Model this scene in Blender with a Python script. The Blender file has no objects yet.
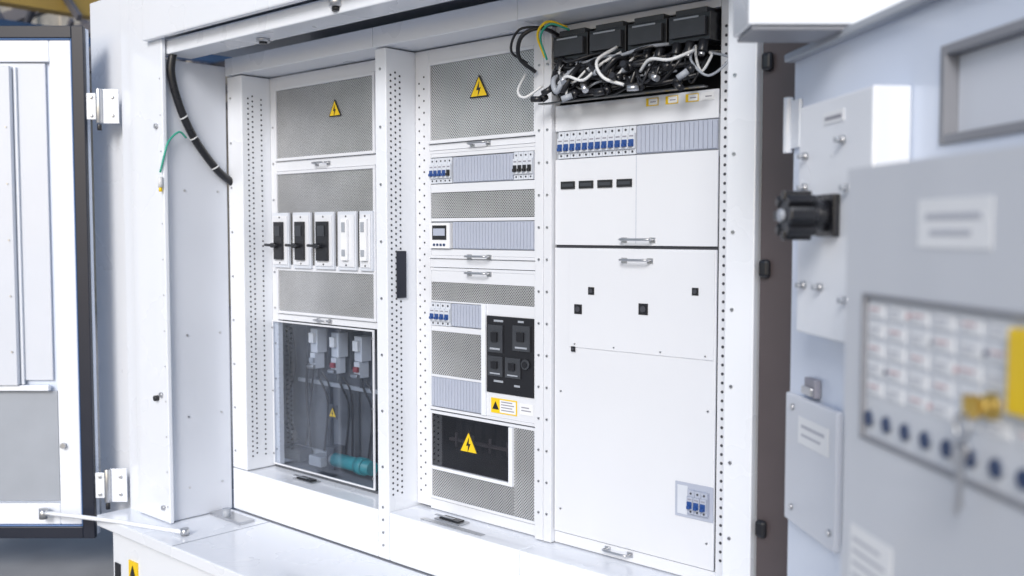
import bpy, bmesh, math, random
from mathutils import Vector, Matrix
random.seed(11)
scene=bpy.context.scene
COL=scene.collection
# ------------------------------------------------------------ materials
def base_mat(name,col,rough=0.4,metal=0.0,var=0.04,bump=0.0,scale=6.0,coat=0.0,grime=0.0):
    m=bpy.data.materials.new(name); m.use_nodes=True; nt=m.node_tree; N=nt.nodes; L=nt.links
    b=N['Principled BSDF']; b.inputs['Roughness'].default_value=rough; b.inputs['Metallic'].default_value=metal
    b.inputs['Coat Weight'].default_value=coat; b.inputs['Coat Roughness'].default_value=.08
    tc=N.new('ShaderNodeTexCoord')
    n=N.new('ShaderNodeTexNoise'); n.inputs['Scale'].default_value=scale; n.inputs['Detail'].default_value=3
    L.new(tc.outputs['Object'],n.inputs['Vector'])
    r=N.new('ShaderNodeMapRange'); r.inputs[1].default_value=.3; r.inputs[2].default_value=.7
    r.inputs[3].default_value=1-var-grime; r.inputs[4].default_value=1+var*.5
    L.new(n.outputs['Fac'],r.inputs[0])
    mx=N.new('ShaderNodeMix'); mx.data_type='RGBA'; mx.blend_type='MULTIPLY'; mx.inputs[0].default_value=1
    mx.inputs[6].default_value=(*col,1); L.new(r.outputs[0],mx.inputs[7]); L.new(mx.outputs[2],b.inputs['Base Color'])
    r2=N.new('ShaderNodeMapRange'); r2.inputs[3].default_value=rough*.85; r2.inputs[4].default_value=min(1,rough*1.15)
    L.new(n.outputs['Fac'],r2.inputs[0]); L.new(r2.outputs[0],b.inputs['Roughness'])
    if bump>0:
        n2=N.new('ShaderNodeTexNoise'); n2.inputs['Scale'].default_value=scale*.6; n2.inputs['Detail'].default_value=0
        L.new(tc.outputs['Object'],n2.inputs['Vector'])
        bp=N.new('ShaderNodeBump'); bp.inputs['Strength'].default_value=bump; bp.inputs['Distance'].default_value=.01
        L.new(n2.outputs['Fac'],bp.inputs['Height']); L.new(bp.outputs['Normal'],b.inputs['Normal'])
    return m
def perf_mat(name,plate,hole,pitch=.0125,rad=.30):
    m=base_mat(name,plate,.34,metal=.55,var=.30,scale=2.2); nt=m.node_tree; N=nt.nodes; L=nt.links; b=N['Principled BSDF']
    tc=N.new('ShaderNodeTexCoord'); sp=N.new('ShaderNodeSeparateXYZ'); L.new(tc.outputs['Object'],sp.inputs[0])
    def mt(op,a,bv=None):
        n=N.new('ShaderNodeMath'); n.operation=op
        for i,v in enumerate((a,bv)):
            if v is None: continue
            if isinstance(v,(int,float)): n.inputs[i].default_value=v
            else: L.new(v,n.inputs[i])
        return n.outputs[0]
    u=mt('DIVIDE',sp.outputs['X'],pitch); w=mt('DIVIDE',sp.outputs['Z'],pitch)
    a=mt('ADD',u,w); c=mt('SUBTRACT',u,w)
    fa=mt('SUBTRACT',mt('FRACT',a),.5); fc=mt('SUBTRACT',mt('FRACT',c),.5)
    d=mt('SQRT',mt('ADD',mt('MULTIPLY',fa,fa),mt('MULTIPLY',fc,fc)))
    h=mt('LESS_THAN',d,rad)
    src=b.inputs['Base Color'].links[0].from_socket
    mx=N.new('ShaderNodeMix'); mx.data_type='RGBA'; L.new(h,mx.inputs[0]); L.new(src,mx.inputs[6]); mx.inputs[7].default_value=(*hole,1)
    L.new(mx.outputs[2],b.inputs['Base Color'])
    return m
def glass_mat(name,tint,ref):
    m=bpy.data.materials.new(name); m.use_nodes=True; nt=m.node_tree; N=nt.nodes; L=nt.links
    N.remove(N['Principled BSDF']); out=N['Material Output']
    t=N.new('ShaderNodeBsdfTransparent'); t.inputs[0].default_value=(*tint,1)
    g=N.new('ShaderNodeBsdfGlossy'); g.inputs['Roughness'].default_value=.04; g.inputs[0].default_value=(.9,.94,1,1)
    n=N.new('ShaderNodeTexNoise'); n.inputs['Scale'].default_value=2.2
    tc=N.new('ShaderNodeTexCoord'); L.new(tc.outputs['Object'],n.inputs['Vector'])
    r=N.new('ShaderNodeMapRange'); r.inputs[3].default_value=ref*.3; r.inputs[4].default_value=ref*1.7; L.new(n.outputs['Fac'],r.inputs[0])
    mx=N.new('ShaderNodeMixShader'); L.new(r.outputs[0],mx.inputs[0]); L.new(t.outputs[0],mx.inputs[1]); L.new(g.outputs[0],mx.inputs[2])
    L.new(mx.outputs[0],out.inputs[0]); return m
MT={
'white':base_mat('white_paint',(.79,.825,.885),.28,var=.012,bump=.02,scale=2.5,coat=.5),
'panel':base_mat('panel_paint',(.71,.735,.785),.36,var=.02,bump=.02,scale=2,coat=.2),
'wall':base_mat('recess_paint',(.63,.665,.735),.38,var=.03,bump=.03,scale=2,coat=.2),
'bluewhite':base_mat('door_paint',(.66,.73,.86),.30,var=.02,bump=.03,scale=2,coat=.3),
'perf':perf_mat('perforated_sheet',(.60,.61,.62),(.08,.08,.085)),
'rail':base_mat('grey_blank_plastic',(.41,.45,.55),.5,var=.05),
'brk':base_mat('breaker_plastic',(.62,.66,.73),.4),
'blue':base_mat('toggle_blue',(.02,.07,.26),.35),
'skyblue':base_mat('blue_steel_paint',(.08,.17,.38),.4),
'black':base_mat('black_plastic',(.015,.016,.02),.28),
'rubber':base_mat('black_rubber',(.010,.014,.028),.35),
'hole':base_mat('hole_dark',(.05,.053,.065),.8),
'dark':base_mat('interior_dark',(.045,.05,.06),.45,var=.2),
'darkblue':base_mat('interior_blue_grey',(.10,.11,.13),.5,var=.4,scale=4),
'brown':base_mat('window_brown',(.035,.03,.03),.4,var=.2),
'mauve':base_mat('mauve_grey_paint',(.080,.066,.071),.45,var=.08),
'steel':base_mat('steel',(.55,.56,.58),.3,metal=.9),
'grey':base_mat('grey_paint',(.34,.37,.42),.45,var=.05,bump=.05),
'rim':base_mat('window_rim_grey',(.24,.25,.28),.45),
'greybox':base_mat('control_box_paint',(.58,.61,.665),.32,var=.02,bump=.03,scale=2,coat=.3),
'plate':base_mat('button_plate',(.62,.65,.70),.3),
'label':base_mat('label_paper',(.80,.82,.85),.5),
'ink':base_mat('label_ink',(.28,.28,.33),.6),
'softink':base_mat('label_grey_ink',(.48,.50,.56),.6),
'pink':base_mat('label_red_ink',(.58,.38,.40),.6),
'yellow':base_mat('warning_yellow',(.85,.58,.01),.45),
'brass':base_mat('brass',(.62,.46,.14),.28,metal=.75),
'green':base_mat('wire_green',(.03,.35,.25),.4),
'teal':base_mat('teal_insulator',(.02,.28,.32),.4),
'wcable':base_mat('white_cable',(.7,.72,.74),.4),
'red':base_mat('red_plastic',(.30,.05,.06),.4),
'navy':base_mat('button_navy',(.015,.04,.12),.35),
'glass':glass_mat('clear_window',(.90,.92,.95),.09),
'bglass':glass_mat('smoked_window',(.55,.52,.52),.10),
'hall':base_mat('hall_cladding',(.50,.46,.40),.6,var=.2),
'beam':base_mat('hall_steel',(.12,.12,.14),.5),
'ochre':base_mat('crane_beam_paint',(.50,.33,.08),.5),
'conc':base_mat('concrete_ground',(.34,.34,.345),.75,var=.15,bump=.3,scale=2.5),
}
# ------------------------------------------------------------ builder
FP={}; FR={}
IDF=Matrix.Identity(4)
class M:
    def __init__(s): s.bm=bmesh.new(); s.mats=[]
    def mi(s,m):
        if m not in s.mats: s.mats.append(m)
        return s.mats.index(m)
    def box(s,x0,x1,y0,y1,z0,z1,m='white',rot=None):
        c=Vector(((x0+x1)/2,(y0+y1)/2,(z0+z1)/2))
        vs=[]
        for x in (x0,x1):
            for y in (y0,y1):
                for z in (z0,z1):
                    v=Vector((x,y,z))
                    if rot is not None: v=c+rot@(v-c)
                    vs.append(s.bm.verts.new(v))
        k=s.mi(m)
        for f in ((0,1,3,2),(4,6,7,5),(0,4,5,1),(2,3,7,6),(0,2,6,4),(1,5,7,3)):
            fc=s.bm.faces.new([vs[i] for i in f]); fc.material_index=k
        return s
    def cyl(s,p,ax,r,l,m='steel',n=14,r2=None):
        ax=Vector(ax).normalized(); p=Vector(p); q=ax.to_track_quat('Z','Y').to_matrix(); r2=r if r2 is None else r2
        a=[];b=[];k=s.mi(m)
        for i in range(n):
            t=2*math.pi*i/n; d=Vector((math.cos(t),math.sin(t),0))
            a.append(s.bm.verts.new(p+q@(d*r))); b.append(s.bm.verts.new(p+q@(d*r2)+ax*l))
        for i in range(n):
            f=s.bm.faces.new((a[i],a[(i+1)%n],b[(i+1)%n],b[i])); f.material_index=k; f.smooth=True
        s.bm.faces.new(a[::-1]).material_index=k; s.bm.faces.new(b).material_index=k
        return s
    def prism(s,pts,y0,y1,m):
        k=s.mi(m); a=[s.bm.verts.new((x,y0,z)) for x,z in pts]; b=[s.bm.verts.new((x,y1,z)) for x,z in pts]
        n=len(pts)
        s.bm.faces.new(a).material_index=k; s.bm.faces.new(b[::-1]).material_index=k
        for i in range(n): s.bm.faces.new((a[i],b[i],b[(i+1)%n],a[(i+1)%n])).material_index=k
        return s
    def tube(s,pts,r,m,n=8,sub=6):
        P=[Vector(p) for p in pts]; P=[2*P[0]-P[1]]+P+[2*P[-1]-P[-2]]; C=[]
        for i in range(1,len(P)-2):
            for j in range(sub):
                t=j/sub; p0,p1,p2,p3=P[i-1:i+3]
                C.append(.5*((2*p1)+(p2-p0)*t+(2*p0-5*p1+4*p2-p3)*t*t+(3*p1-p0-3*p2+p3)*t**3))
        C.append(P[-2]); k=s.mi(m); rings=[]; up=Vector((.13,.31,.94)).normalized()
        for i,c in enumerate(C):
            d=(C[min(i+1,len(C)-1)]-C[max(i-1,0)]).normalized()
            a=d.cross(up).normalized(); b=d.cross(a).normalized(); up=-b if b.dot(up)<0 else b
            b=up; a=d.cross(b).normalized()
            rings.append([s.bm.verts.new(c+(a*math.cos(2*math.pi*q/n)+b*math.sin(2*math.pi*q/n))*r) for q in range(n)])
        for A,B in zip(rings,rings[1:]):
            for q in range(n):
                f=s.bm.faces.new((A[q],A[(q+1)%n],B[(q+1)%n],B[q])); f.material_index=k; f.smooth=True
        s.bm.faces.new(rings[0]).material_index=k; s.bm.faces.new(rings[-1]).material_index=k
        return s
    def done(s,name,parent=None,frame=None,label=None,cat=None,bevel=0,kind=None,group=None,seg=2):
        vs=s.bm.verts
        lo=Vector([min(v.co[i] for v in vs) for i in range(3)]); hi=Vector([max(v.co[i] for v in vs) for i in range(3)])
        c=(lo+hi)/2
        if parent is None: c.z=lo.z
        for v in vs: v.co-=c
        bmesh.ops.recalc_face_normals(s.bm,faces=s.bm.faces[:])
        me=bpy.data.meshes.new(name); s.bm.to_mesh(me); s.bm.free()
        for m in s.mats: me.materials.append(MT[m])
        o=bpy.data.objects.new(name,me); COL.objects.link(o)
        place(o,c,parent,frame)
        if bevel:
            b=o.modifiers.new('bevel','BEVEL'); b.width=bevel; b.segments=seg; b.limit_method='ANGLE'; b.angle_limit=.6
        meta(o,label,cat,kind,group); return o
def meta(o,label,cat,kind,group):
    if label:o['label']=label
    if cat:o['category']=cat
    if kind:o['kind']=kind
    if group:o['group']=group
def place(o,c,parent,frame):
    FP[o]=Vector(c)
    if parent is None:
        F=frame if frame is not None else IDF
        FR[o]=F; o.matrix_world=F@Matrix.Translation(c)
    else:
        FR[o]=FR[parent]; o.parent=parent; o.location=Vector(c)-FP[parent]
def empty(name,c,parent=None,frame=None,label=None,cat=None,group=None):
    o=bpy.data.objects.new(name,None); o.empty_display_size=.1; COL.objects.link(o); place(o,c,parent,frame); meta(o,label,cat,None,group); return o
def repeat(proto,offsets,parent):
    for d in offsets:
        c=proto.copy(); COL.objects.link(c); c.parent=parent; c.location=proto.location+Vector(d)
def frame_ring(m,x0,x1,z0,z1,w,y0,y1,mat):
    m.box(x0,x0+w,y0,y1,z0,z1,mat); m.box(x1-w,x1,y0,y1,z0,z1,mat)
    m.box(x0+w,x1-w,y0,y1,z0,z0+w,mat); m.box(x0+w,x1-w,y0,y1,z1-w,z1,mat)

# ------------------------------------------------------------ world, camera, light
w=bpy.data.worlds.new("World"); scene.world=w; w.use_nodes=True
nt=w.node_tree; bg=nt.nodes['Background']; sk=nt.nodes.new('ShaderNodeTexSky'); sk.sky_type='NISHITA'; sk.sun_disc=False
sun_dir=Vector((.50,-1,.62)).normalized()
el=math.asin(sun_dir.z); az=math.atan2(sun_dir.x,sun_dir.y)
sk.sun_elevation=el; sk.sun_rotation=az; sk.air_density=1.0; sk.dust_density=1.6
nt.links.new(sk.outputs[0],bg.inputs[0]); bg.inputs[1].default_value=.15
sl=bpy.data.lights.new('sun','SUN'); sl.energy=2.0; sl.angle=math.radians(20); sl.color=(1,.985,.975)
so=bpy.data.objects.new('sun',sl); COL.objects.link(so); so.rotation_euler=sun_dir.to_track_quat('Z','Y').to_euler(); so.location=(2,-6,6)
cd=bpy.data.cameras.new('camera'); cam=bpy.data.objects.new('camera',cd); COL.objects.link(cam)
cam.location=(0,0,1.8); cam.rotation_euler=(math.radians(90-3.2),0,math.radians(42.5))
cd.lens=35.156; cd.sensor_width=36; cd.clip_start=.05; cd.clip_end=500
cd.dof.use_dof=True; cd.dof.focus_distance=3.9; cd.dof.aperture_fstop=2.0
scene.camera=cam
scene.view_settings.view_transform='Standard'; scene.view_settings.look='None'; scene.view_settings.exposure=0

# ------------------------------------------------------------ ground, hall
M().box(-150,150,-150,150,-.05,0,'conc').done('ground',kind='structure')
hall=empty('factory_hall',(-16,10,0),label='industrial hall with steel roof beams behind the container',cat='building')
m=M()
for i in range(60): m.box(-22,-21.9+(.06 if i%2 else 0),-10+i*.5,-9.5+i*.5,0,7.5,'hall')
m.done('wall',hall)
for i in range(20):
    m=M()
    y=-10+i*1.5; m.box(-21.7,-14,y,y+.15,5.9,6.15,'beam'); m.box(-21.7,-21.4,y,y+.15,0,5.9,'beam')
    for j in range(6):
        m.box(-21.5+j*1.2,-20.4+j*1.2,y+.05,y+.12,5.2,5.3,'beam',Matrix.Rotation(.7*(1 if j%2 else -1),3,'Y'))
    m.box(-21.7,-14,y,y+.15,4.6,4.75,'beam')
    m.done('roof_truss',hall)
M().box(-15.3,-15,-10,20,5.05,5.45,'ochre').done('crane_beam',hall)
M().box(-15.9,-15.7,-10,20,4.75,4.95,'skyblue').done('crane_rail',hall)
M().box(-14.2,-14,-10,20,6.2,6.6,'steel').done('eave_beam',hall)

# ------------------------------------------------------------ container
cont=empty('equipment_container',(-3,2.5,0),label='white steel equipment container with its side opened on cabinets',cat='container')
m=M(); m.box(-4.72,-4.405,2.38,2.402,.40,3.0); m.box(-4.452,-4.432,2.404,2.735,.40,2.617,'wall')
m.done('corner_post',cont,bevel=.005)
m=M(); m.box(-4.84,-4.722,2.395,2.46,.12,3.0,'white'); m.box(-5.24,-4.842,2.43,2.47,.27,3.0,'white'); m.done('corner_edge',cont,bevel=.006)
m=M(); m.box(-4.52,-1.20,2.345,2.379,2.70,3.0); m.done('header_beam',cont,bevel=.008)
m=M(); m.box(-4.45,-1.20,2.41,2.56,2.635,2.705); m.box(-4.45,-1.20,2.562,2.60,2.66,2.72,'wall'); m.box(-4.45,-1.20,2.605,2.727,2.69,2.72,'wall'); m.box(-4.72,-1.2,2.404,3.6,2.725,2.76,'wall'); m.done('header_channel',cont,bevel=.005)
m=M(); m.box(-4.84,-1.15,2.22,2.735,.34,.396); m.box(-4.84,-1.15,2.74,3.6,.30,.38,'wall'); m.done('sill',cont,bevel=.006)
m=M(); m.box(-4.84,-1.15,2.30,2.46,.0,.335); m.done('base_beam',cont,bevel=.006)
M().box(-4.84,-1.15,3.55,3.6,.4,2.72,'dark').done('back_wall',cont)
m=M(); m.box(-1.503,-1.12,2.76,2.79,.40,2.66,'mauve'); m.done('side_jamb',cont,bevel=.003)
for z in (2.31,1.69,.89):
    M().box(-1.498,-1.462,2.735,2.758,z-.028,z+.028,'black').done('latch_keeper',cont,bevel=.012,seg=3)
r=M().cyl((-4.425,2.3795,.48),(0,-1,0),.004,.002,'steel',8).done('rivet',cont)
repeat(r,[(0,0,.17*i) for i in range(1,13)],cont)
for z in (2.3,1.02,.47): M().cyl((-4.46,2.38,z),(0,-1,0),.012,.012,'steel',8).done('bolt',cont)
M().cyl((-4.50,2.38,1.0),(0,-1,0),.014,.02,'black',10).done('bolt',cont)
r=M().cyl((-4.432,2.5,2.0),(1,0,0),.006,.003,'steel',8).done('screw',cont)
repeat(r,[(0,.18,0),(0,0,-.7),(0,.18,-.7),(0,0,-1.1),(0,.18,-1.1),(0,0,-1.45),(0,.18,-1.45)],cont)
M().box(-4.81,-4.755,2.292,2.299,.06,.145,'black').done('rubber_stop',cont,bevel=.003)
m=M(); m.box(-4.66,-4.575,2.292,2.299,.10,.19,'yellow'); m.prism([(-4.645,.115),(-4.59,.115),(-4.617,.17)],2.289,2.291,'black'); m.done('warning_label',cont)
m=M(); m.cyl((-3.12,2.41,2.66),(0,0,1),.03,.04,'steel',16); m.cyl((-3.12,2.41,2.645),(0,0,1),.018,.02,'black',12); m.done('latch_socket',cont)
m=M(); m.cyl((-3.75,2.50,2.62),(0,0,1),.03,.02,'steel',16); m.cyl((-3.75,2.50,2.612),(0,0,1),.018,.01,'black',12); m.done('latch_socket',cont)
m=M(); m.tube([(-3.18,2.30,.397),(-3.18,2.30,.425),(-3.12,2.30,.432),(-3.03,2.30,.425),(-3.03,2.30,.397)],.006,'steel'); m.done('pull_handle',cont)
m=M(); m.box(-4.42,-4.15,2.60,2.68,.397,.41,'steel'); m.cyl((-4.3,2.62,.397),(0,0,1),.02,.05,'grey'); m.done('floor_bracket',cont)
for x in (-4.1,-2.6): M().box(x,x+.004,2.2195,2.734,.3962,.3975,'grey').done('sill_joint',cont)

# ------------------------------------------------------------ open door beside the post
LF=Matrix.Translation((-4.868,2.375,0))@Matrix.Rotation(math.radians(42.5),4,'Z')@Matrix.Translation((-.022,0,0))
ldoor=empty('door',(-.5,0,.243),None,LF)
ldoor.parent=cont; ldoor.matrix_parent_inverse=Matrix.Translation(-Vector((-3,2.5,0)))
ldoor['label']='white steel door swung open with thick black rubber seal'
m=M(); frame_ring(m,-1.25,-.116,.243,2.82,.060,-.03,.0,'rubber'); frame_ring(m,-1.189,-.177,.304,2.759,.007,-.026,-.002,'skyblue'); m.done('rubber_seal',ldoor,bevel=.008)
m=M(); frame_ring(m,-1.182,-.185,.312,2.752,.108,-.018,.012,'white'); m.box(-1.24,-.12,.014,.05,.25,2.815,'bluewhite'); m.done('frame',ldoor,bevel=.006)
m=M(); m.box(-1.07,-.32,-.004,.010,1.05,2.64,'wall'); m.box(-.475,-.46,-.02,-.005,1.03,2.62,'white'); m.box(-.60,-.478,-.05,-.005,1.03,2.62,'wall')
m.box(-1.07,-.33,-.035,-.0045,1.00,1.028,'white'); m.done('inner_panel',ldoor,bevel=.003)
m=M(); m.box(-1.07,-.30,-.003,.011,.43,.995,'grey'); m.done('lower_panel',ldoor,bevel=.002)
r=M().cyl((-.50,-.0525,1.2),(0,-1,0),.005,.003,'steel',8).done('screw',ldoor)
repeat(r,[(0,0,.28*i) for i in range(1,5)],ldoor)
M().cyl((-.265,-.02,.72),(0,-1,0),.014,.02,'steel').done('knob',ldoor)
for z0 in (2.34,.43):
    m=M(); m.cyl((-.045,-.03,z0),(0,0,1),.016,.17,'steel'); m.box(-.11,-.045,-.024,-.016,z0+.02,z0+.15,'white'); m.box(-.045,.05,-.024,-.016,z0+.0,z0+.17,'white')
    for zz in (.04,.13): m.cyl((-.085,-.025,z0+zz),(0,-1,0),.009,.008,'steel',6); m.cyl((.02,-.025,z0+zz),(0,-1,0),.009,.008,'steel',6)
    m.cyl((-.045,-.03,z0-.035),(0,0,1),.011,.03,'black'); m.done('hinge',ldoor,bevel=.002)
a=LF@Vector((-.36,-.06,.385)); b=Vector((-4.20,2.34,.412))
m=M(); m.tube([a,a.lerp(b,.5)+Vector((0,0,.006)),b],.011,'white'); m.cyl(a-Vector((0,0,.03)),(0,0,1),.022,.05,'steel')
m.cyl(b-Vector((0,0,.012)),(0,0,1),.02,.03,'steel'); m.done('stay_rod',label='thin white door stay rod linking open door to sill',cat='rod')

# ------------------------------------------------------------ cables on recess wall
m=M(); m.tube([(-4.40,2.44,2.66),(-4.41,2.43,2.55),(-4.41,2.47,2.40),(-4.405,2.53,2.27),(-4.40,2.60,2.17),(-4.405,2.68,2.09),(-4.41,2.76,2.04)],.019,'black',10,8)
for p in ((-4.405,2.49,2.345),(-4.405,2.54,2.25),(-4.40,2.65,2.115)): m.cyl(Vector(p)-Vector((0,.003,-.005)),(0,.6,-.8),.0205,.006,'wcable')
m.done('power_cable',label='thick black power cable running down the recess wall',cat='cable')
m=M(); m.tube([(-4.405,2.50,2.25),(-4.40,2.46,2.275),(-4.405,2.41,2.23),(-4.40,2.385,2.17),(-4.41,2.365,2.08)],.005,'green'); m.cyl((-4.41,2.365,2.06),(0,0,-1),.011,.05,'wcable'); m.cyl((-4.41,2.365,2.01),(0,0,-1),.008,.02,'yellow')
m.done('earth_wire',label='green and yellow earth wire with white lug',cat='wire')

# ------------------------------------------------------------ cabinets
YA=2.9; YB=2.74; G='electrical cabinets standing in a row'
def tri(parent,x,z,s,y):
    m=M(); h=s*.87
    m.prism([(x-s/2,z-h/2),(x+s/2,z-h/2),(x,z+h/2)],y-.002,y,'black')
    k=.84; zo=-.03*s
    m.prism([(x-s/2*k,z+zo-h/2*k+.01*s),(x+s/2*k,z+zo-h/2*k+.01*s),(x,z+zo+h/2*k)],y-.0035,y-.0022,'yellow')
    q=s*.28; zc=z-.12*s
    m.prism([(x+.1*q,zc+q),(x-.42*q,zc-.15*q),(x-.02*q,zc-.1*q),(x-.15*q,zc-q),(x+.42*q,zc+.2*q),(x+.05*q,zc+.15*q)],y-.005,y-.0037,'black')
    m.done('warning_label',parent)
def perf_panel(parent,x0,x1,z0,z1,rim=.014,y=YA,name='mesh_panel'):
    m=M(); frame_ring(m,x0,x1,z0,z1,rim,y-.010,y+.004,'panel'); m.box(x0+rim,x1-rim,y-.002,y+.003,z0+rim,z1-rim,'perf')
    return m.done(name,parent,bevel=.002)
def strip(parent,x0,x1,z0,z1,y=YA,pitch=.0175):
    m=M(); n=max(1,round((x1-x0)/pitch)); p=(x1-x0)/n
    m.box(x0,x1,y-.003,y,z0,z1,'rail')
    for i in range(n): m.box(x0+i*p+.001,x0+(i+1)*p-.001,y-.008,y-.0035,z0+.003,z1-.003,'rail')
    return m.done('blanking_strip',parent,bevel=.001,seg=1)
def breaker(parent,x0,w,z0,z1,y=YA,tog='blue',frac=.24,body='brk'):
    h=z1-z0; m=M(); m.box(x0+.0008,x0+w-.0008,y-.014,y,z0,z1,body); m.box(x0+.0012,x0+w-.0012,y-.022,y-.0145,z0+h*.20,z1-h*.25,body)
    m.cyl((x0+w/2,y-.0142,z1-h*.12),(0,-1,0),w*.15,.002,'hole',8); m.cyl((x0+w/2,y-.0142,z0+h*.1),(0,-1,0),w*.15,.002,'hole',8)
    m.box(x0+w*.2,x0+w*.8,y-.0228,y-.0222,z0+h*.62,z0+h*.67,'ink')
    b=m.done('circuit_breaker',parent,bevel=.0012,seg=1)
    m=M(); zc=z0+h*.40; m.box(x0+w*.12,x0+w*.88,y-.026,y-.0225,zc-h*frac/2,zc+h*frac/2,tog); m.box(x0+w*.25,x0+w*.75,y-.034,y-.0265,zc-h*frac/2,zc-h*.01,tog); m.done('toggle',b,bevel=.0015,seg=1)
def handle(parent,x,z,y,w=.10):
    m=M(); m.tube([(x-w/2,y,z),(x-w/2,y-.03,z+.002),(x,y-.034,z+.002),(x+w/2,y-.03,z+.002),(x+w/2,y,z)],.0045,'steel',8,5)
    m.box(x-w/2-.012,x-w/2+.012,y-.004,y-.0005,z-.009,z+.009,'steel'); m.box(x+w/2-.012,x+w/2+.012,y-.004,y-.0005,z-.009,z+.009,'steel'); m.done('pull_handle',parent)
def holes(parent,kind,c,z0,z1,cols,step=.025,r=.005):
    m=M(); n=int((z1-z0)/step)
    for j,u in enumerate(cols):
        for i in range(n):
            z=z0+(i+.5*(j%2))*step
            if kind=='x': m.cyl((c,u,z),(1,0,0),r,.0012,'hole',6)
            else: m.cyl((u,c,z),(0,-1,0),r,.0012,'hole',6)
    o=m.done('punched_holes',parent); o['kind']='stuff'
def screws(parent,pts,y,r=.006,mat='steel'):
    x,z=pts[0]
    m=M(); m.cyl((x,y,z),(0,-1,0),r,.004,mat,8); m.box(x-r*.7,x+r*.7,y-.0046,y-.0042,z-.0008,z+.0008,'hole')
    p=m.done('screw',parent); repeat(p,[(a-x,0,b-z) for a,b in pts[1:]],parent)
def catch(parent,x,y,z):
    m=M(); m.box(x-.075,x+.075,y-.03,y+.03,z,z+.006,'steel'); m.box(x-.055,x+.055,y-.02,y+.02,z+.0065,z+.012,'black'); m.box(x-.09,x+.02,y-.015,y+.0,z+.0125,z+.016,'steel'); m.done('floor_catch',parent,bevel=.002)

# --- cabinet one
c1=empty('electrical_cabinet',(-3.87,2.95,.40),label='white cabinet with mesh panels, fuse switches and clear lower window',cat='electrical cabinet',group=G)
m=M(); m.box(-4.43,-4.302,YB,2.96,.612,2.565); m.done('post',c1,bevel=.004)
holes(c1,'x',-4.3018,.68,2.50,(2.775,2.80,2.85))
screws(c1,[(-4.40,.70+i*.22) for i in range(9)],YB)
m=M(); m.box(-4.43,-3.295,YB,2.96,.40,.608); m.done('plinth',c1,bevel=.004)
m=M(); m.box(-4.43,-3.295,YB-.012,2.96,2.57,2.655); m.done('top_beam',c1,bevel=.004)
m=M()
m.box(-4.30,-4.255,YA+.002,YA+.03,.62,2.565,'panel'); m.box(-3.475,-3.295,YA+.002,YA+.03,.62,2.565,'panel')
for a,b in ((2.512,2.565),(2.10,2.148),(1.362,1.392)): m.box(-4.254,-3.476,YA+.002,YA+.03,a,b,'panel')
m.done('face_frame',c1,bevel=.002)
screws(c1,[(-4.277,.7+i*.18) for i in range(10)],YA+.002,.006)
perf_panel(c1,-4.25,-3.48,2.15,2.51); tri(c1,-3.765,2.375,.09,YA-.006)
perf_panel(c1,-4.25,-3.48,1.395,2.098)
handle(c1,-3.87,2.125,YA,.09); handle(c1,-3.87,1.378,YA,.09)
M().box(-4.25,-3.49,YA-.008,YA-.0065,1.61,1.64,'panel').done('fuse_rail',c1)
for i,(x0,x1,t) in enumerate(((-4.262,-4.122,0),(-4.088,-3.945,0),(-3.912,-3.765,0),(-3.735,-3.60,1),(-3.575,-3.485,1))):
    y=YA-.009
    m=M(); m.box(x0,x1,y-.012,y,1.625,1.895,'brk'); m.box(x0+.010,x1-.010,y-.017,y-.0125,1.64,1.88,'panel')
    for zz in (1.648,1.872): m.cyl(((x0+x1)/2,y-.0172,zz),(0,-1,0),.005,.002,'hole',8)
    f=m.done('fuse_switch',c1,bevel=.003)
    xc=(x0+x1)/2; y+=.004
    if t==0:
        hw=.036+.008*(i==2)
        m=M(); m.box(xc-hw,xc+hw,y-.034,y-.022,1.665,1.85,'black'); m.box(xc-hw*.6,xc+hw*.6,y-.038,y-.035,1.78,1.83,'dark'); m.done('handle',f,bevel=.004)
        m=M(); m.cyl((xc-.02,y-.058,1.735),(0,1,0),.012,.024,'black'); m.tube([(xc-.075,y-.056,1.737),(xc-.02,y-.056,1.735),(xc+.02,y-.056,1.735)],.007,'black'); m.done('lever',f)
    else:
        m=M(); m.box(xc-.022,xc+.022,y-.036,y-.022,1.67,1.86,'label'); m.box(xc-.012,xc+.012,y-.040,y-.0365,1.80,1.845,'grey'); m.box(xc-.012,xc+.012,y-.040,y-.0365,1.69,1.72,'grey'); m.done('handle',f,bevel=.004)
m=M(); frame_ring(m,-4.29,-3.495,.625,1.358,.008,YA-.012,YA-.002,'panel'); wf=m.done('window_door',c1,bevel=.002)
M().box(-4.281,-3.504,YA-.009,YA-.005,.634,1.349,'glass').done('pane',wf)
screws(wf,[(-4.284,.68),(-4.284,1.0),(-4.284,1.32),(-3.501,.68),(-3.501,1.0),(-3.501,1.32)],YA-.012,.005)
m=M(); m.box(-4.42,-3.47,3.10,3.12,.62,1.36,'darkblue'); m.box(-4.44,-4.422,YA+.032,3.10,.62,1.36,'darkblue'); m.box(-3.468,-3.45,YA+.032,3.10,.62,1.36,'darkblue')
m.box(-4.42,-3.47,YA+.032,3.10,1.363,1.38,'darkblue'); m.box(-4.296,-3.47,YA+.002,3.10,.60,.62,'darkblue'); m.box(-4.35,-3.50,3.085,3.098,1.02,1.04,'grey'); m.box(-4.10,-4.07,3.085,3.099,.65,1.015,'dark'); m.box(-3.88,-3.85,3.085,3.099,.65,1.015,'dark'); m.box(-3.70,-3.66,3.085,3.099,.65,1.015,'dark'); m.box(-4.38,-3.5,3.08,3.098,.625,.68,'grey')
m.done('switch_compartment',c1)
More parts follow.
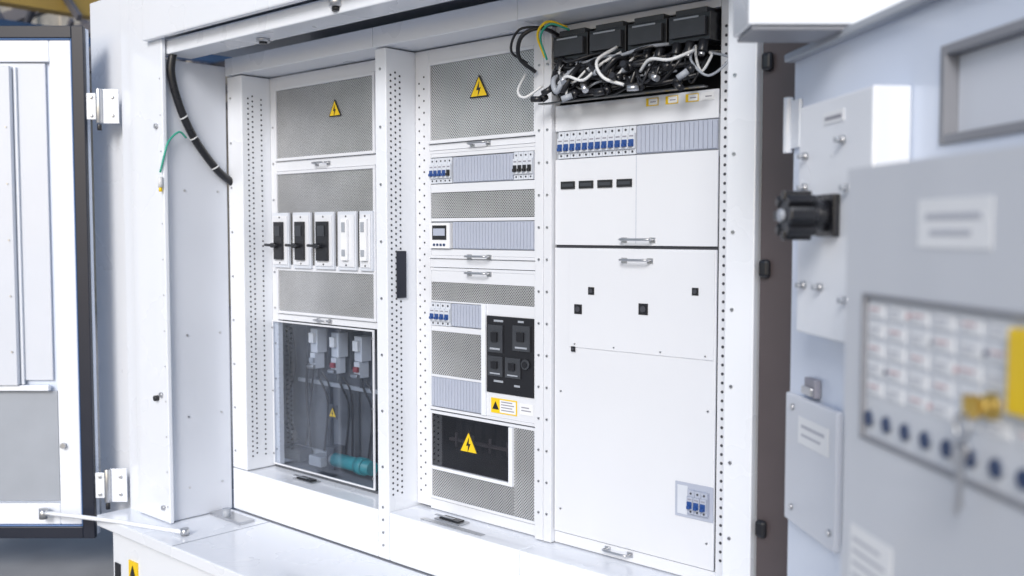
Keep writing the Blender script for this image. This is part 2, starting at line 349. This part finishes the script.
for i,(x,z) in enumerate(((-4.12,1.215),(-3.95,1.205),(-3.77,1.20))):
    m=M(); m.box(x-.028,x+.028,3.02,3.08,z-.02,z+.10,'brk'); m.box(x-.018,x+.020,3.0,3.019,z+.03,z+.08,'label'); m.box(x-.020,x+.020,3.01,3.07,z-.10,z-.022,'brk')
    m.box(x-.010,x+.022,2.995,3.009,z-.07,z-.045,'red' if i else 'grey'); m.cyl((x-.03,3.005,z-.09),(1,0,0),.011,.05,'steel'); m.cyl((x,3.04,z-.15),(0,0,1),.010,.05,'dark'); m.box(x-.034,x-.030,3.0,3.08,z-.06,z+.12,'dark')
    m.tube([(x,3.05,z-.15),(x+.03,3.08,z-.28),(x-.02,3.09,.66)],.006,'black'); m.tube([(x+.01,3.06,z-.12),(x+.05,3.08,z-.22),(x+.04,3.09,.66)],.005,'black'); m.done('fuse_holder',c1,bevel=.002)
m=M(); m.cyl((-3.90,2.98,.69),(1,.0,0),.034,.28,'teal',18); m.cyl((-3.72,2.98,.69),(1,0,0),.042,.05,'teal',18); m.cyl((-3.92,2.98,.69),(1,0,0),.03,.02,'steel',18); m.done('insulator',c1)
m=M(); m.box(-4.33,-4.20,2.98,3.06,.63,.69,'dark'); m.box(-4.12,-4.02,2.98,3.06,.63,.68,'grey'); m.box(-4.0,-3.94,3.0,3.07,.63,.74,'dark'); m.done('terminal_block',c1,bevel=.003)
for P_,r_ in (([(-4.38,3.05,1.30),(-4.33,3.04,1.1),(-4.36,3.0,.9),(-4.28,3.02,.72)],.020),([(-4.22,3.07,1.33),(-4.24,3.06,1.0),(-4.20,3.05,.70)],.008),([(-4.20,3.07,1.33),(-4.18,3.06,1.1),(-4.24,3.05,.70)],.006)):
    M().tube(P_,r_,'black').done('cable',c1)
tri(c1,-3.93,.92,.06,2.99)
M().box(-3.96,-3.90,2.9915,2.996,.885,.955,'dark').done('sign_holder',c1)
catch(c1,-3.93,2.83,.609)

# --- cabinet two
c2=empty('electrical_cabinet',(-2.85,2.95,.40),label='white cabinet with stacked mesh panels, breaker rows and smoked window',cat='electrical cabinet',group=G)
m=M(); m.box(-3.292,-3.222,YB,2.96,.40,2.565); m.done('post',c2,bevel=.004)
holes(c2,'x',-3.2218,.68,2.50,(2.765,2.79,2.815)); holes(c2,'y',YA+.0015,.68,2.5,(-3.195,-3.165),.05,.0045)
screws(c2,[(-3.257,.46+i*.055) for i in range(4)]+[(-3.257,.80+i*.24) for i in range(8)],YB)
M().box(-3.2215,-3.212,2.79,2.84,1.52,1.72,'rubber').done('latch_plate',c2,bevel=.002)
m=M(); m.box(-3.218,-2.475,YB,2.96,.40,.608); m.done('plinth',c2,bevel=.004)
m=M(); m.box(-3.292,-2.475,YB-.012,2.96,2.57,2.655); m.done('top_beam',c2,bevel=.004)
m=M(); m.box(-3.22,-3.135,YA+.002,YA+.03,.62,2.565,'panel'); m.box(-2.518,-2.477,YA-.022,YA+.03,.612,2.565,'panel')
for a,b in ((2.512,2.565),(2.142,2.168),(1.652,1.688),(.612,.656)): m.box(-3.134,-2.519,YA+.002,YA+.03,a,b,'panel')
m.done('face_frame',c2,bevel=.002)
screws(c2,[(-2.497,.72+i*.122) for i in range(15)],YA-.022,.005)
perf_panel(c2,-3.13,-2.523,2.17,2.51); tri(c2,-2.83,2.385,.105,YA-.006)
handle(c2,-2.83,2.156,YA+.002,.09); handle(c2,-2.83,1.70,YA-.006,.11); handle(c2,-2.83,1.632,YA-.006,.11)
p=M(); frame_ring(p,-3.13,-2.523,1.69,2.14,.012,YA-.006,YA+.004,'panel')
for a,b in ((2.112,2.1275),(1.965,2.0),(1.845,1.858),(1.7025,1.728)): p.box(-3.1175,-2.5355,YA-.005,YA+.004,a,b,'panel')
p.box(-3.1175,-2.5355,YA+.0045,YA+.008,1.703,2.127,'grey'); p.done('cover_plate',c2,bevel=.001)
for i in range(5): breaker(c2,-3.115+i*.026,.026,2.003,2.108,tog='blue' if i<4 else 'black',y=YA+.004)
strip(c2,-2.98,-2.645,2.002,2.108)
for i in range(4): breaker(c2,-2.638+i*.025,.025,2.003,2.110,tog='black',y=YA+.004)
M().box(-3.117,-2.536,YA-.002,YA+.003,1.860,1.963,'perf').done('mesh_panel',c2)
m=M(); m.box(-3.112,-2.992,YA-.018,YA+.002,1.732,1.838,'label'); m.box(-3.095,-3.01,YA-.0205,YA-.0185,1.768,1.828,'black'); m.box(-3.088,-3.017,YA-.022,YA-.0208,1.785,1.815,'rail')
for i in range(4): m.box(-3.09+i*.02,-3.078+i*.02,YA-.021,YA-.0185,1.742,1.752,'navy')
m.done('meter',c2,bevel=.002)
strip(c2,-2.985,-2.538,1.730,1.842)
p=M(); frame_ring(p,-3.13,-2.523,1.045,1.65,.012,YA-.006,YA+.004,'panel')
for a,b,x0,x1 in ((1.59,1.6375,-3.1175,-2.5355),(1.505,1.512,-3.1175,-2.815),(1.382,1.405,-3.1175,-2.815),(1.187,1.197,-3.1175,-2.815),(1.465,1.512,-2.79,-2.5355),(1.0575,1.155,-2.79,-2.5355)): p.box(x0,x1,YA-.005,YA+.004,a,b,'panel')
p.box(-2.8145,-2.7905,YA-.014,YA+.004,1.058,1.512,'white')
p.box(-3.1175,-2.5355,YA+.0045,YA+.008,1.058,1.637,'grey'); p.done('cover_plate',c2,bevel=.001)
M().box(-3.117,-2.536,YA-.002,YA+.003,1.513,1.589,'perf').done('mesh_panel',c2)
for i in range(4): breaker(c2,-3.116+i*.030,.030,1.407,1.503,tog='blue',y=YA+.004)
strip(c2,-2.993,-2.817,1.407,1.503)
M().box(-3.117,-2.816,YA-.002,YA+.003,1.198,1.381,'perf').done('mesh_panel',c2)
strip(c2,-3.117,-2.816,1.059,1.186)
m=M(); m.box(-2.787,-2.536,YA-.010,YA,1.156,1.464,'black'); mc=m.done('moulded_breaker',c2,bevel=.002)
for x,z,wx,wz in ((-2.735,1.375,.040,.055),(-2.595,1.385,.045,.050),(-2.735,1.265,.040,.040),(-2.640,1.265,.040,.040)):
    m=M(); m.box(x-wx,x+wx,YA-.017,YA-.0105,z-wz,z+wz,'dark'); m.box(x-wx*.4,x+wx*.4,YA-.026,YA-.0175,z-wz*.2,z+wz*.5,'black'); m.box(x-wx*.7,x+wx*.7,YA-.0178,YA-.0172,z-wz*.8,z-wz*.66,'grey'); m.done('toggle',mc,bevel=.002,seg=1)
m=M(); m.cyl((-2.572,YA-.0105,1.285),(0,-1,0),.020,.010,'dark',18); m.cyl((-2.572,YA-.021,1.285),(0,-1,0),.012,.004,'black',18); m.done('socket',mc)
for x,z,ww in ((-2.72,1.205,.05),(-2.62,1.195,.03),(-2.72,1.447,.05),(-2.60,1.450,.03)):
    M().box(x-ww/2,x+ww/2,YA-.0125,YA-.0105,z-.004,z+.004,'grey').done('label_strip',mc)
m=M(); m.box(-2.765,-2.625,YA-.0075,YA-.0055,1.075,1.135,'yellow'); m.box(-2.715,-2.63,YA-.009,YA-.0077,1.08,1.13,'label'); m.prism([(-2.757,1.09),(-2.722,1.09),(-2.74,1.122)],YA-.009,YA-.0077,'black')
for i in range(4): m.box(-2.708,-2.638-.01*(i%2),YA-.0096,YA-.0091,1.088+i*.011,1.092+i*.011,'ink')
m.done('warning_label',c2)
m=M(); m.box(-2.61,-2.54,YA-.0075,YA-.0055,1.085,1.13,'label'); m.box(-2.60,-2.55,YA-.0085,YA-.0077,1.10,1.104,'ink'); m.box(-2.60,-2.56,YA-.0085,YA-.0077,1.112,1.116,'ink'); m.done('label_strip',c2)
p=M(); frame_ring(p,-3.13,-2.523,.66,1.040,.012,YA-.006,YA+.004,'panel'); p.box(-2.665,-2.645,YA-.014,YA+.004,.790,1.027,'white'); p.box(-3.117,-2.6655,YA-.014,YA+.004,.79,.804,'white'); p.done('cover_plate',c2,bevel=.001)
M().box(-2.644,-2.536,YA-.002,YA+.003,.673,1.027,'perf').done('mesh_panel',c2)
M().box(-3.117,-2.645,YA-.002,YA+.003,.673,.789,'perf').done('mesh_panel',c2)
M().box(-3.117,-2.666,YA-.003,YA+.001,.805,1.027,'bglass').done('smoked_pane',c2)
m=M(); m.box(-3.117,-2.666,3.05,3.06,.80,1.03,'brown'); m.box(-3.125,-3.119,YA+.01,3.05,.80,1.03,'brown'); m.box(-2.665,-2.66,YA+.01,3.05,.80,1.03,'brown'); m.box(-3.117,-2.666,YA+.01,3.05,.79,.80,'brown')
for i in range(7): m.box(-3.08+i*.06,-3.045+i*.06,3.0,3.049,.85+.01*(i%3),.99,'dark')
m.box(-3.1,-2.69,2.98,2.998,.90,.912,'grey')
for i in range(4): m.cyl((-3.05+i*.1,2.975,.88),(0,0,1),.006,.06,'grey')
m.done('busbar_compartment',c2)
tri(c2,-2.895,.935,.11,YA-.0035)
catch(c2,-2.93,2.83,.609)
M().box(-3.05,-2.70,2.765,2.79,.6085,.611,'steel').done('hinge_strip',c2)

# --- cabinet three
c3=empty('electrical_cabinet',(-2.0,2.95,.40),label='white cabinet with large plain panels and black cable connectors on top',cat='electrical cabinet',group=G)
m=M(); m.box(-1.612,-1.512,YB,2.96,.40,2.565); m.done('post',c3,bevel=.004)
m=M(); m.box(-2.473,-1.615,YB,2.96,.40,.608); m.done('plinth',c3,bevel=.004)
m=M(); m.box(-2.473,-1.512,YB-.012,2.96,2.57,2.655); m.done('top_beam',c3,bevel=.004)
m=M(); m.box(-2.475,-2.437,YA-.022,YA+.03,.612,2.565,'panel'); m.box(-1.732,-1.614,YA+.002,YA+.03,.62,2.565,'panel')
for a,b in ((2.535,2.565),(.612,.656)): m.box(-2.436,-1.733,YA+.002,YA+.03,a,b,'panel')
m.done('face_frame',c3,bevel=.002)
holes(c3,'y',YA+.0015,.70,2.5,(-1.712,),.03,.0055)
screws(c3,[(-1.585,.6+i*.24) for i in range(9)],YB)
screws(c3,[(-2.456,.72+i*.122) for i in range(15)],YA-.022,.005)
p=M(); p.box(-2.432,-1.735,YA-.005,YA+.004,1.752,2.07,'panel'); p.box(-2.432,-1.735,YA-.005,YA+.004,2.175,2.27,'panel'); p.box(-2.432,-1.735,YA+.0045,YA+.01,2.05,2.19,'grey'); p.done('cover_plate',c3,bevel=.0015)
M().box(-2.062,-2.060,YA-.0056,YA-.0052,1.76,2.068,'rail').done('seam',c3)
for i in range(12): breaker(c3,-2.415+i*.0295,.0295,2.073,2.172,tog='blue',y=YA+.006,frac=.26)
strip(c3,-2.058,-1.737,2.073,2.172)
for i in range(4):
    x=-2.402+i*.086
    m=M(); m.box(x,x+.066,YA-.010,YA-.0055,1.960,1.988,'black'); m.box(x+.006,x+.060,YA-.0115,YA-.0102,1.968,1.980,'dark'); m.done('terminal_socket',c3,bevel=.002)
p=M(); p.box(-2.432,-1.735,YA-.006,YA+.004,.66,1.741,'panel'); dr=p.done('door',c3,bevel=.002)
p=M(); p.box(-2.36,-1.74,YA-.010,YA-.0065,1.372,1.735,'panel'); p.done('access_cover',dr,bevel=.0015)
M().box(-2.432,-1.735,YA+.0045,YA+.006,1.7412,1.7518,'hole').done('seam',c3)
handle(c3,-2.05,1.772,YA-.005,.12); handle(c3,-2.05,1.70,YA-.010,.11)
for x,z,s in ((-2.254,1.585,.014),(-2.023,1.53,.020),(-1.812,1.60,.013),(-2.315,1.515,.018),(-2.338,1.365,.010)):
    m=M(); m.box(x-s,x+s,YA-.013,YA-.0105,z-s,z+s,'black'); m.cyl((x,YA-.013,z),(0,-1,0),s*.6,.004,'hole',10); m.done('latch',dr,bevel=.002)
screws(dr,[(-2.40,.75),(-2.40,1.2),(-1.76,.75),(-1.76,1.2)],YA-.006,.004)
screws(dr,[(x,1.385) for x in (-2.33,-2.15,-1.95,-1.77)],YA-.010,.003)
m=M(); m.box(-1.885,-1.735,YA-.010,YA-.0065,.825,.945,'rail'); m.box(-1.875,-1.835,YA-.012,YA-.0103,.835,.935,'brk'); m.done('breaker_plate',c3,bevel=.002)
for i in range(3): breaker(c3,-1.826+i*.026,.026,.845,.925,tog='blue',y=YA-.0105,frac=.30,body='rail')
handle(c3,-2.13,.64,YA-.0,.10)
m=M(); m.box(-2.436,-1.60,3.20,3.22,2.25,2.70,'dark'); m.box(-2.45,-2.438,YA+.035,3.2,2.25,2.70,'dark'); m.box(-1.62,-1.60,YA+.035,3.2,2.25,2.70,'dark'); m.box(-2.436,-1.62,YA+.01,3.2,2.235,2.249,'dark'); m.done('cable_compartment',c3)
for i in range(4):
    x=-2.405+i*.168
    m=M(); m.box(x,x+.160,2.85,2.98,2.425,2.515,'black'); m.box(x+.012,x+.148,2.835,2.849,2.44,2.50,'dark'); m.box(x+.03,x+.125,2.832,2.8345,2.497,2.503,'grey'); m.box(x+.02,x+.14,2.86,2.95,2.516,2.535,'dark')
    for k in (.03,.08,.13): m.cyl((x+k,2.86,2.425),(0,-.3,-1),.017,.04,'black'); m.cyl((x+k,2.848,2.385),(0,-.3,-1),.011,.010,'steel')
    m.done('cable_connector',c3,bevel=.005)
for i in range(38):
    x=-2.41+random.random()*.62; z=2.40+random.random()*.02; dx=random.uniform(-.18,.18); r=random.choice((.004,.005,.007,.010))
    zz=random.uniform(2.285,2.35); yy=random.uniform(2.78,2.86)
    x2=min(-1.77,max(-2.43,x+dx)); wh=i%6==1
    m=M(); m.tube([(x,2.86,z),(x+.1*dx,yy,(z+zz)/2),(x+.5*dx,yy-.01,zz),(x+.85*dx,yy+.01,zz+.05),(x2,2.9,z-.02),(x2,3.05,z)],.0045 if wh else r,'wcable' if wh else ('grey' if i%9==5 else 'black'),8,6); m.done('cable',c3)
for i in range(14):
    x0=-2.44+random.random()*.15; x1=-1.78-random.random()*.2; zb=2.295+.009*i
    pts=[(x0,2.88,zb+.04)]+[(x0+(x1-x0)*k/5,2.80+random.random()*.05,zb+random.uniform(-.022,.022)) for k in range(1,5)]+[(x1,2.89,zb+.03)]
    M().tube(pts,random.choice((.004,.006,.009)),'grey' if i%5==2 else 'black').done('cable',c3)
for i in range(14):
    x=-2.41+i*.048; z=2.285+.035*(i%3)
    m=M(); m.cyl((x,2.79,z),(random.uniform(-1,1),-.3,random.uniform(-.6,.2)),.011,.040,random.choice(('black','black','steel','grey')),12); m.cyl((x,2.79,z),(.3,.5,.4),.014,.022,'black',12); m.done('plug',c3)
for P_,r_,k_ in (([(-2.50,2.86,2.40),(-2.53,2.80,2.45),(-2.50,2.78,2.52),(-2.44,2.82,2.55),(-2.40,2.9,2.52)],.008,'black'),([(-2.55,2.87,2.44),(-2.57,2.80,2.48),(-2.52,2.79,2.55),(-2.45,2.85,2.56)],.005,'black'),([(-2.56,2.87,2.40),(-2.545,2.81,2.33),(-2.50,2.80,2.30),(-2.44,2.83,2.34)],.005,'wcable'),
  ([(-2.36,2.80,2.31),(-2.28,2.77,2.35),(-2.20,2.77,2.33),(-2.14,2.79,2.38),(-2.08,2.83,2.42)],.0055,'wcable'),([(-2.10,2.83,2.44),(-2.14,2.77,2.39),(-2.11,2.765,2.33),(-2.04,2.79,2.30)],.006,'wcable'),([(-1.98,2.80,2.34),(-1.92,2.77,2.37),(-1.84,2.77,2.36),(-1.78,2.82,2.39)],.0055,'wcable')):
    M().tube(P_,r_,k_).done('cable',c3)
m=M(); m.tube([(-2.42,2.82,2.44),(-2.43,2.79,2.52),(-2.38,2.79,2.56),(-2.33,2.84,2.54)],.005,'yellow'); m.tube([(-2.41,2.82,2.43),(-2.42,2.795,2.51),(-2.37,2.79,2.55),(-2.32,2.84,2.53)],.004,'green'); m.done('earth_wire',c3)
for x in (-1.99,-1.91,-1.83,-1.77):
    m=M(); m.box(x-.03,x+.02,YA-.0075,YA-.0055,2.235,2.262,'yellow' if x<-1.8 else 'label'); m.box(x-.018,x+.018,YA-.009,YA-.0077,2.238,2.259,'label'); m.box(x-.012,x+.012,YA-.0095,YA-.0091,2.246,2.250,'ink'); m.done('label_strip',c3)
m=M(); m.box(-2.436,-1.735,2.80,2.83,2.268,2.272,'black'); m.done('cable_tray',c3)

# ------------------------------------------------------------ near open door (rotated frame)
DF=Matrix.Translation((-1.220,2.381,0))@Matrix.Rotation(math.atan2(-.6575,.7535),4,'Z')
rdoor=empty('door',(.9,0,.35),None,DF); rdoor.parent=cont; rdoor.matrix_parent_inverse=Matrix.Translation(-Vector((-3,2.5,0)))
rdoor['label']='pale blue white steel door swung open toward the viewer'
m=M(); X0,X1,Z0,Z1=.035,1.95,.35,2.235; wx0,wx1,wz0,wz1=.735,1.25,1.965,2.135
m.box(X0,wx0,0,.05,Z0,Z1,'bluewhite'); m.box(wx1,X1,0,.05,Z0,Z1,'bluewhite'); m.box(wx0,wx1,0,.05,Z0,wz0,'bluewhite'); m.box(wx0,wx1,0,.05,wz1,Z1,'bluewhite'); m.done('leaf',rdoor,bevel=.0)
m=M(); frame_ring(m,wx0-.005,wx1+.005,wz0-.005,wz1+.005,.018,-.006,.03,'rim'); m.box(wx0+.014,wx1-.014,.02,.028,wz0+.014,wz1-.014,'wall'); m.done('window_frame',rdoor,bevel=.002)
m=M(); m.box(0.035,1.95,-.03,-.001,2.225,2.245,'grey'); m.done('top_rail',rdoor,bevel=.004)
m=M(); m.box(.385,.41,-.012,-.001,.4,1.56,'bluewhite'); m.done('stiffener',rdoor,bevel=.003)
for z0 in (2.0,.75):
    m=M(); m.cyl((.025,-.012,z0),(0,0,1),.012,.14,'white'); m.box(.03,.09,-.010,-.001,z0+.01,z0+.13,'white'); m.done('hinge',rdoor,bevel=.002)
HFm=Matrix.Translation((-1.220,2.381,0))@Matrix.Rotation(math.radians(42.5),4,'Z')
m=M(); m.box(-.195,.60,-.38,-.22,2.250,2.80,'white'); m.box(-.188,.595,-.376,-.23,2.238,2.248,'rim')
m.done('door_hood',None,HFm,label='white steel rain hood above the open door',cat='hood',bevel=.006)

# white switch box
sw=empty('switch_box',(.45,-.04,1.565),None,DF,label='white wall box with black rotary switch mounted on open door',cat='switch box')
m=M(); m.box(.262,.625,-.081,-.001,1.57,2.085,'white'); m.done('housing',sw,bevel=.006)
m=M(); m.box(.40,.49,-.097,-.082,1.79,1.88,'black'); m.cyl((.445,-.098,1.835),(0,-1,0),.034,.04,'black',24)
for i in range(8):
    t=2*math.pi*i/8; m.box(.445+.042*math.cos(t)-.010,.445+.042*math.cos(t)+.010,-.190,-.128,1.835+.042*math.sin(t)-.010,1.835+.042*math.sin(t)+.010,'black',Matrix.Rotation(-t,3,'Y'))
m.cyl((.445,-.13,1.835),(0,-1,0),.036,.055,'dark',24); m.cyl((.445,-.186,1.835),(0,-1,0),.014,.012,'grey',12)
m.done('rotary_handle',sw,bevel=.003)
for x,z in ((.31,1.97),(.50,1.99),(.31,1.90),(.53,1.89),(.31,1.68),(.40,1.68),(.53,1.66)):
    m=M(); m.cyl((x,-.082,z),(0,-1,0),.009,.008,'steel',12); m.cyl((x,-.09,z),(0,-1,0),.006,.012,'grey',12); m.done('knob',sw)
m=M(); m.box(.40,.50,-.083,-.0815,2.03,2.055,'label'); m.box(.41,.49,-.084,-.0832,2.038,2.045,'ink'); m.done('label_strip',sw)

# small white box lower
sb=empty('junction_box',(.26,-.02,1.11),None,DF,label='small white junction box with label on open door',cat='junction box')
m=M(); m.box(.08,.375,-.030,-.013,1.08,1.40,'wall'); m.done('housing',sb,bevel=.005)
m=M(); m.box(.17,.34,-.033,-.031,1.29,1.355,'label'); m.box(.19,.32,-.034,-.0332,1.33,1.338,'softink'); m.box(.19,.30,-.034,-.0332,1.31,1.316,'softink'); m.done('label_strip',sb)
m=M(); m.box(.17,.23,-.02,-.003,1.405,1.45,'ink'); m.box(.17,.23,-.028,-.021,1.41,1.43,'steel'); m.done('latch',sb,bevel=.003)
for x,z in ((.13,1.37),(.35,1.12),(.13,1.12)): M().cyl((x,-.030,z),(0,-1,0),.008,.006,'steel').done('knob',sb)

# grey control box
DG=DF@Matrix.Translation((-.040,0,0))
gb=empty('control_box',(1.45,-.18,.90),None,DG,label='large grey control box with button panel and hanging keys',cat='control box')
m=M(); yf=-.316
wx0,wx1,wz0,wz1=1.127,1.70,1.497,1.712
m.box(1.067,1.93,yf+.012,-.055,.90,1.895,'greybox'); m.done('housing',gb,bevel=.018,seg=4)
m=M(); O=(1.067,1.93,.90,1.895); yy0,yy1=yf,yf+.0115
m.box(O[0],wx0,yy0,yy1,O[2],O[3],'greybox'); m.box(wx1,O[1],yy0,yy1,O[2],O[3],'greybox'); m.box(wx0,wx1,yy0,yy1,O[2],wz0,'greybox'); m.box(wx0,wx1,yy0,yy1,wz1,O[3],'greybox'); m.done('front_cover',gb)
m=M(); frame_ring(m,wx0,wx1,wz0,wz1,.007,yf-.004,yf+.011,'rim'); m.done('bezel',gb,bevel=.002)
m=M(); m.box(wx0+.007,wx1-.007,yf+.004,yf+.011,wz0+.007,wz1-.007,'plate'); m.done('button_plate',gb)
for i in range(9):
    x=1.150+i*.052
    m=M(); m.cyl((x,yf+.004,1.530),(0,-1,0),.0125,.003,'grey',20); m.cyl((x,yf+.001,1.530),(0,-1,0),.011,.003,'navy',20); m.done('push_button',gb)
for k,mat in enumerate(('pink','softink')):
    m=M(); x=1.140+k*.060; z=1.566
    m.box(x,x+.044,yf+.002,yf+.0038,z,z+.019,'label'); m.box(x+.004,x+.032,yf+.0012,yf+.0019,z+.010,z+.013,mat); m.box(x+.004,x+.024,yf+.0012,yf+.0019,z+.004,z+.006,'softink')
    p=m.done('button_label',gb)
    repeat(p,[((c-k)*.060,0,r*.028) for r in range(5) for c in range(9) if (r+c)%2==k and (r,c)!=(0,k)],gb)
for r_,c_,k_ in ((4,1,'pink'),(2,3,'pink'),(1,0,'navy'),(3,4,'navy'),(1,5,'grey'),(3,2,'grey'),(0,2,'pink')):
    M().cyl((1.140+c_*.060+.052,yf+.004,1.575+r_*.028),(0,-1,0),.0035,.003,k_,10).done('indicator_lamp',gb)
m=M(); m.box(1.28,1.445,yf-.0015,yf-.0005,1.780,1.842,'label'); m.box(1.30,1.425,yf-.0025,yf-.0017,1.816,1.824,'softink'); m.box(1.31,1.405,yf-.0025,yf-.0017,1.796,1.803,'softink'); m.done('label_strip',gb)
m=M(); m.box(1.10,1.228,yf-.0015,yf-.0005,1.26,1.362,'label')
for i in range(4): m.box(1.11,1.21-.015*(i%2),yf-.0025,yf-.0017,1.285+i*.018,1.290+i*.018,'softink')
m.done('label_strip',gb)
m=M(); m.box(1.495,1.56,yf-.012,yf+.0035,1.600,1.695,'yellow'); m.done('nameplate',gb,bevel=.003)
m=M(); X=1.453; m.cyl((X,yf+.0035,1.600),(0,-1,0),.016,.010,'brass',20); m.cyl((X,yf-.0065,1.600),(0,-1,0),.012,.010,'brass',16); m.done('key_lock',gb,bevel=.002)
m=M(); k=yf-.024; m.box(X-.002,X+.002,k-.012,k+.006,1.586,1.614,'brass')
m.tube([(X,k-.010,1.594),(X+.013,k-.012,1.580),(X+.006,k-.012,1.562),(X-.010,k-.012,1.566),(X-.013,k-.012,1.584),(X,k-.010,1.594)],.0022,'steel')
m.cyl((X,k-.011,1.549),(0,-1,0),.013,.003,'steel',16); m.box(X-.004,X+.004,k-.014,k-.011,1.482,1.540,'steel'); m.box(X-.010,X+.012,k-.019,k-.016,1.530,1.556,'steel',Matrix.Rotation(.2,3,'Y')); m.box(X-.001,X+.007,k-.019,k-.016,1.475,1.532,'steel',Matrix.Rotation(.12,3,'Y'))
m.done('key',gb)
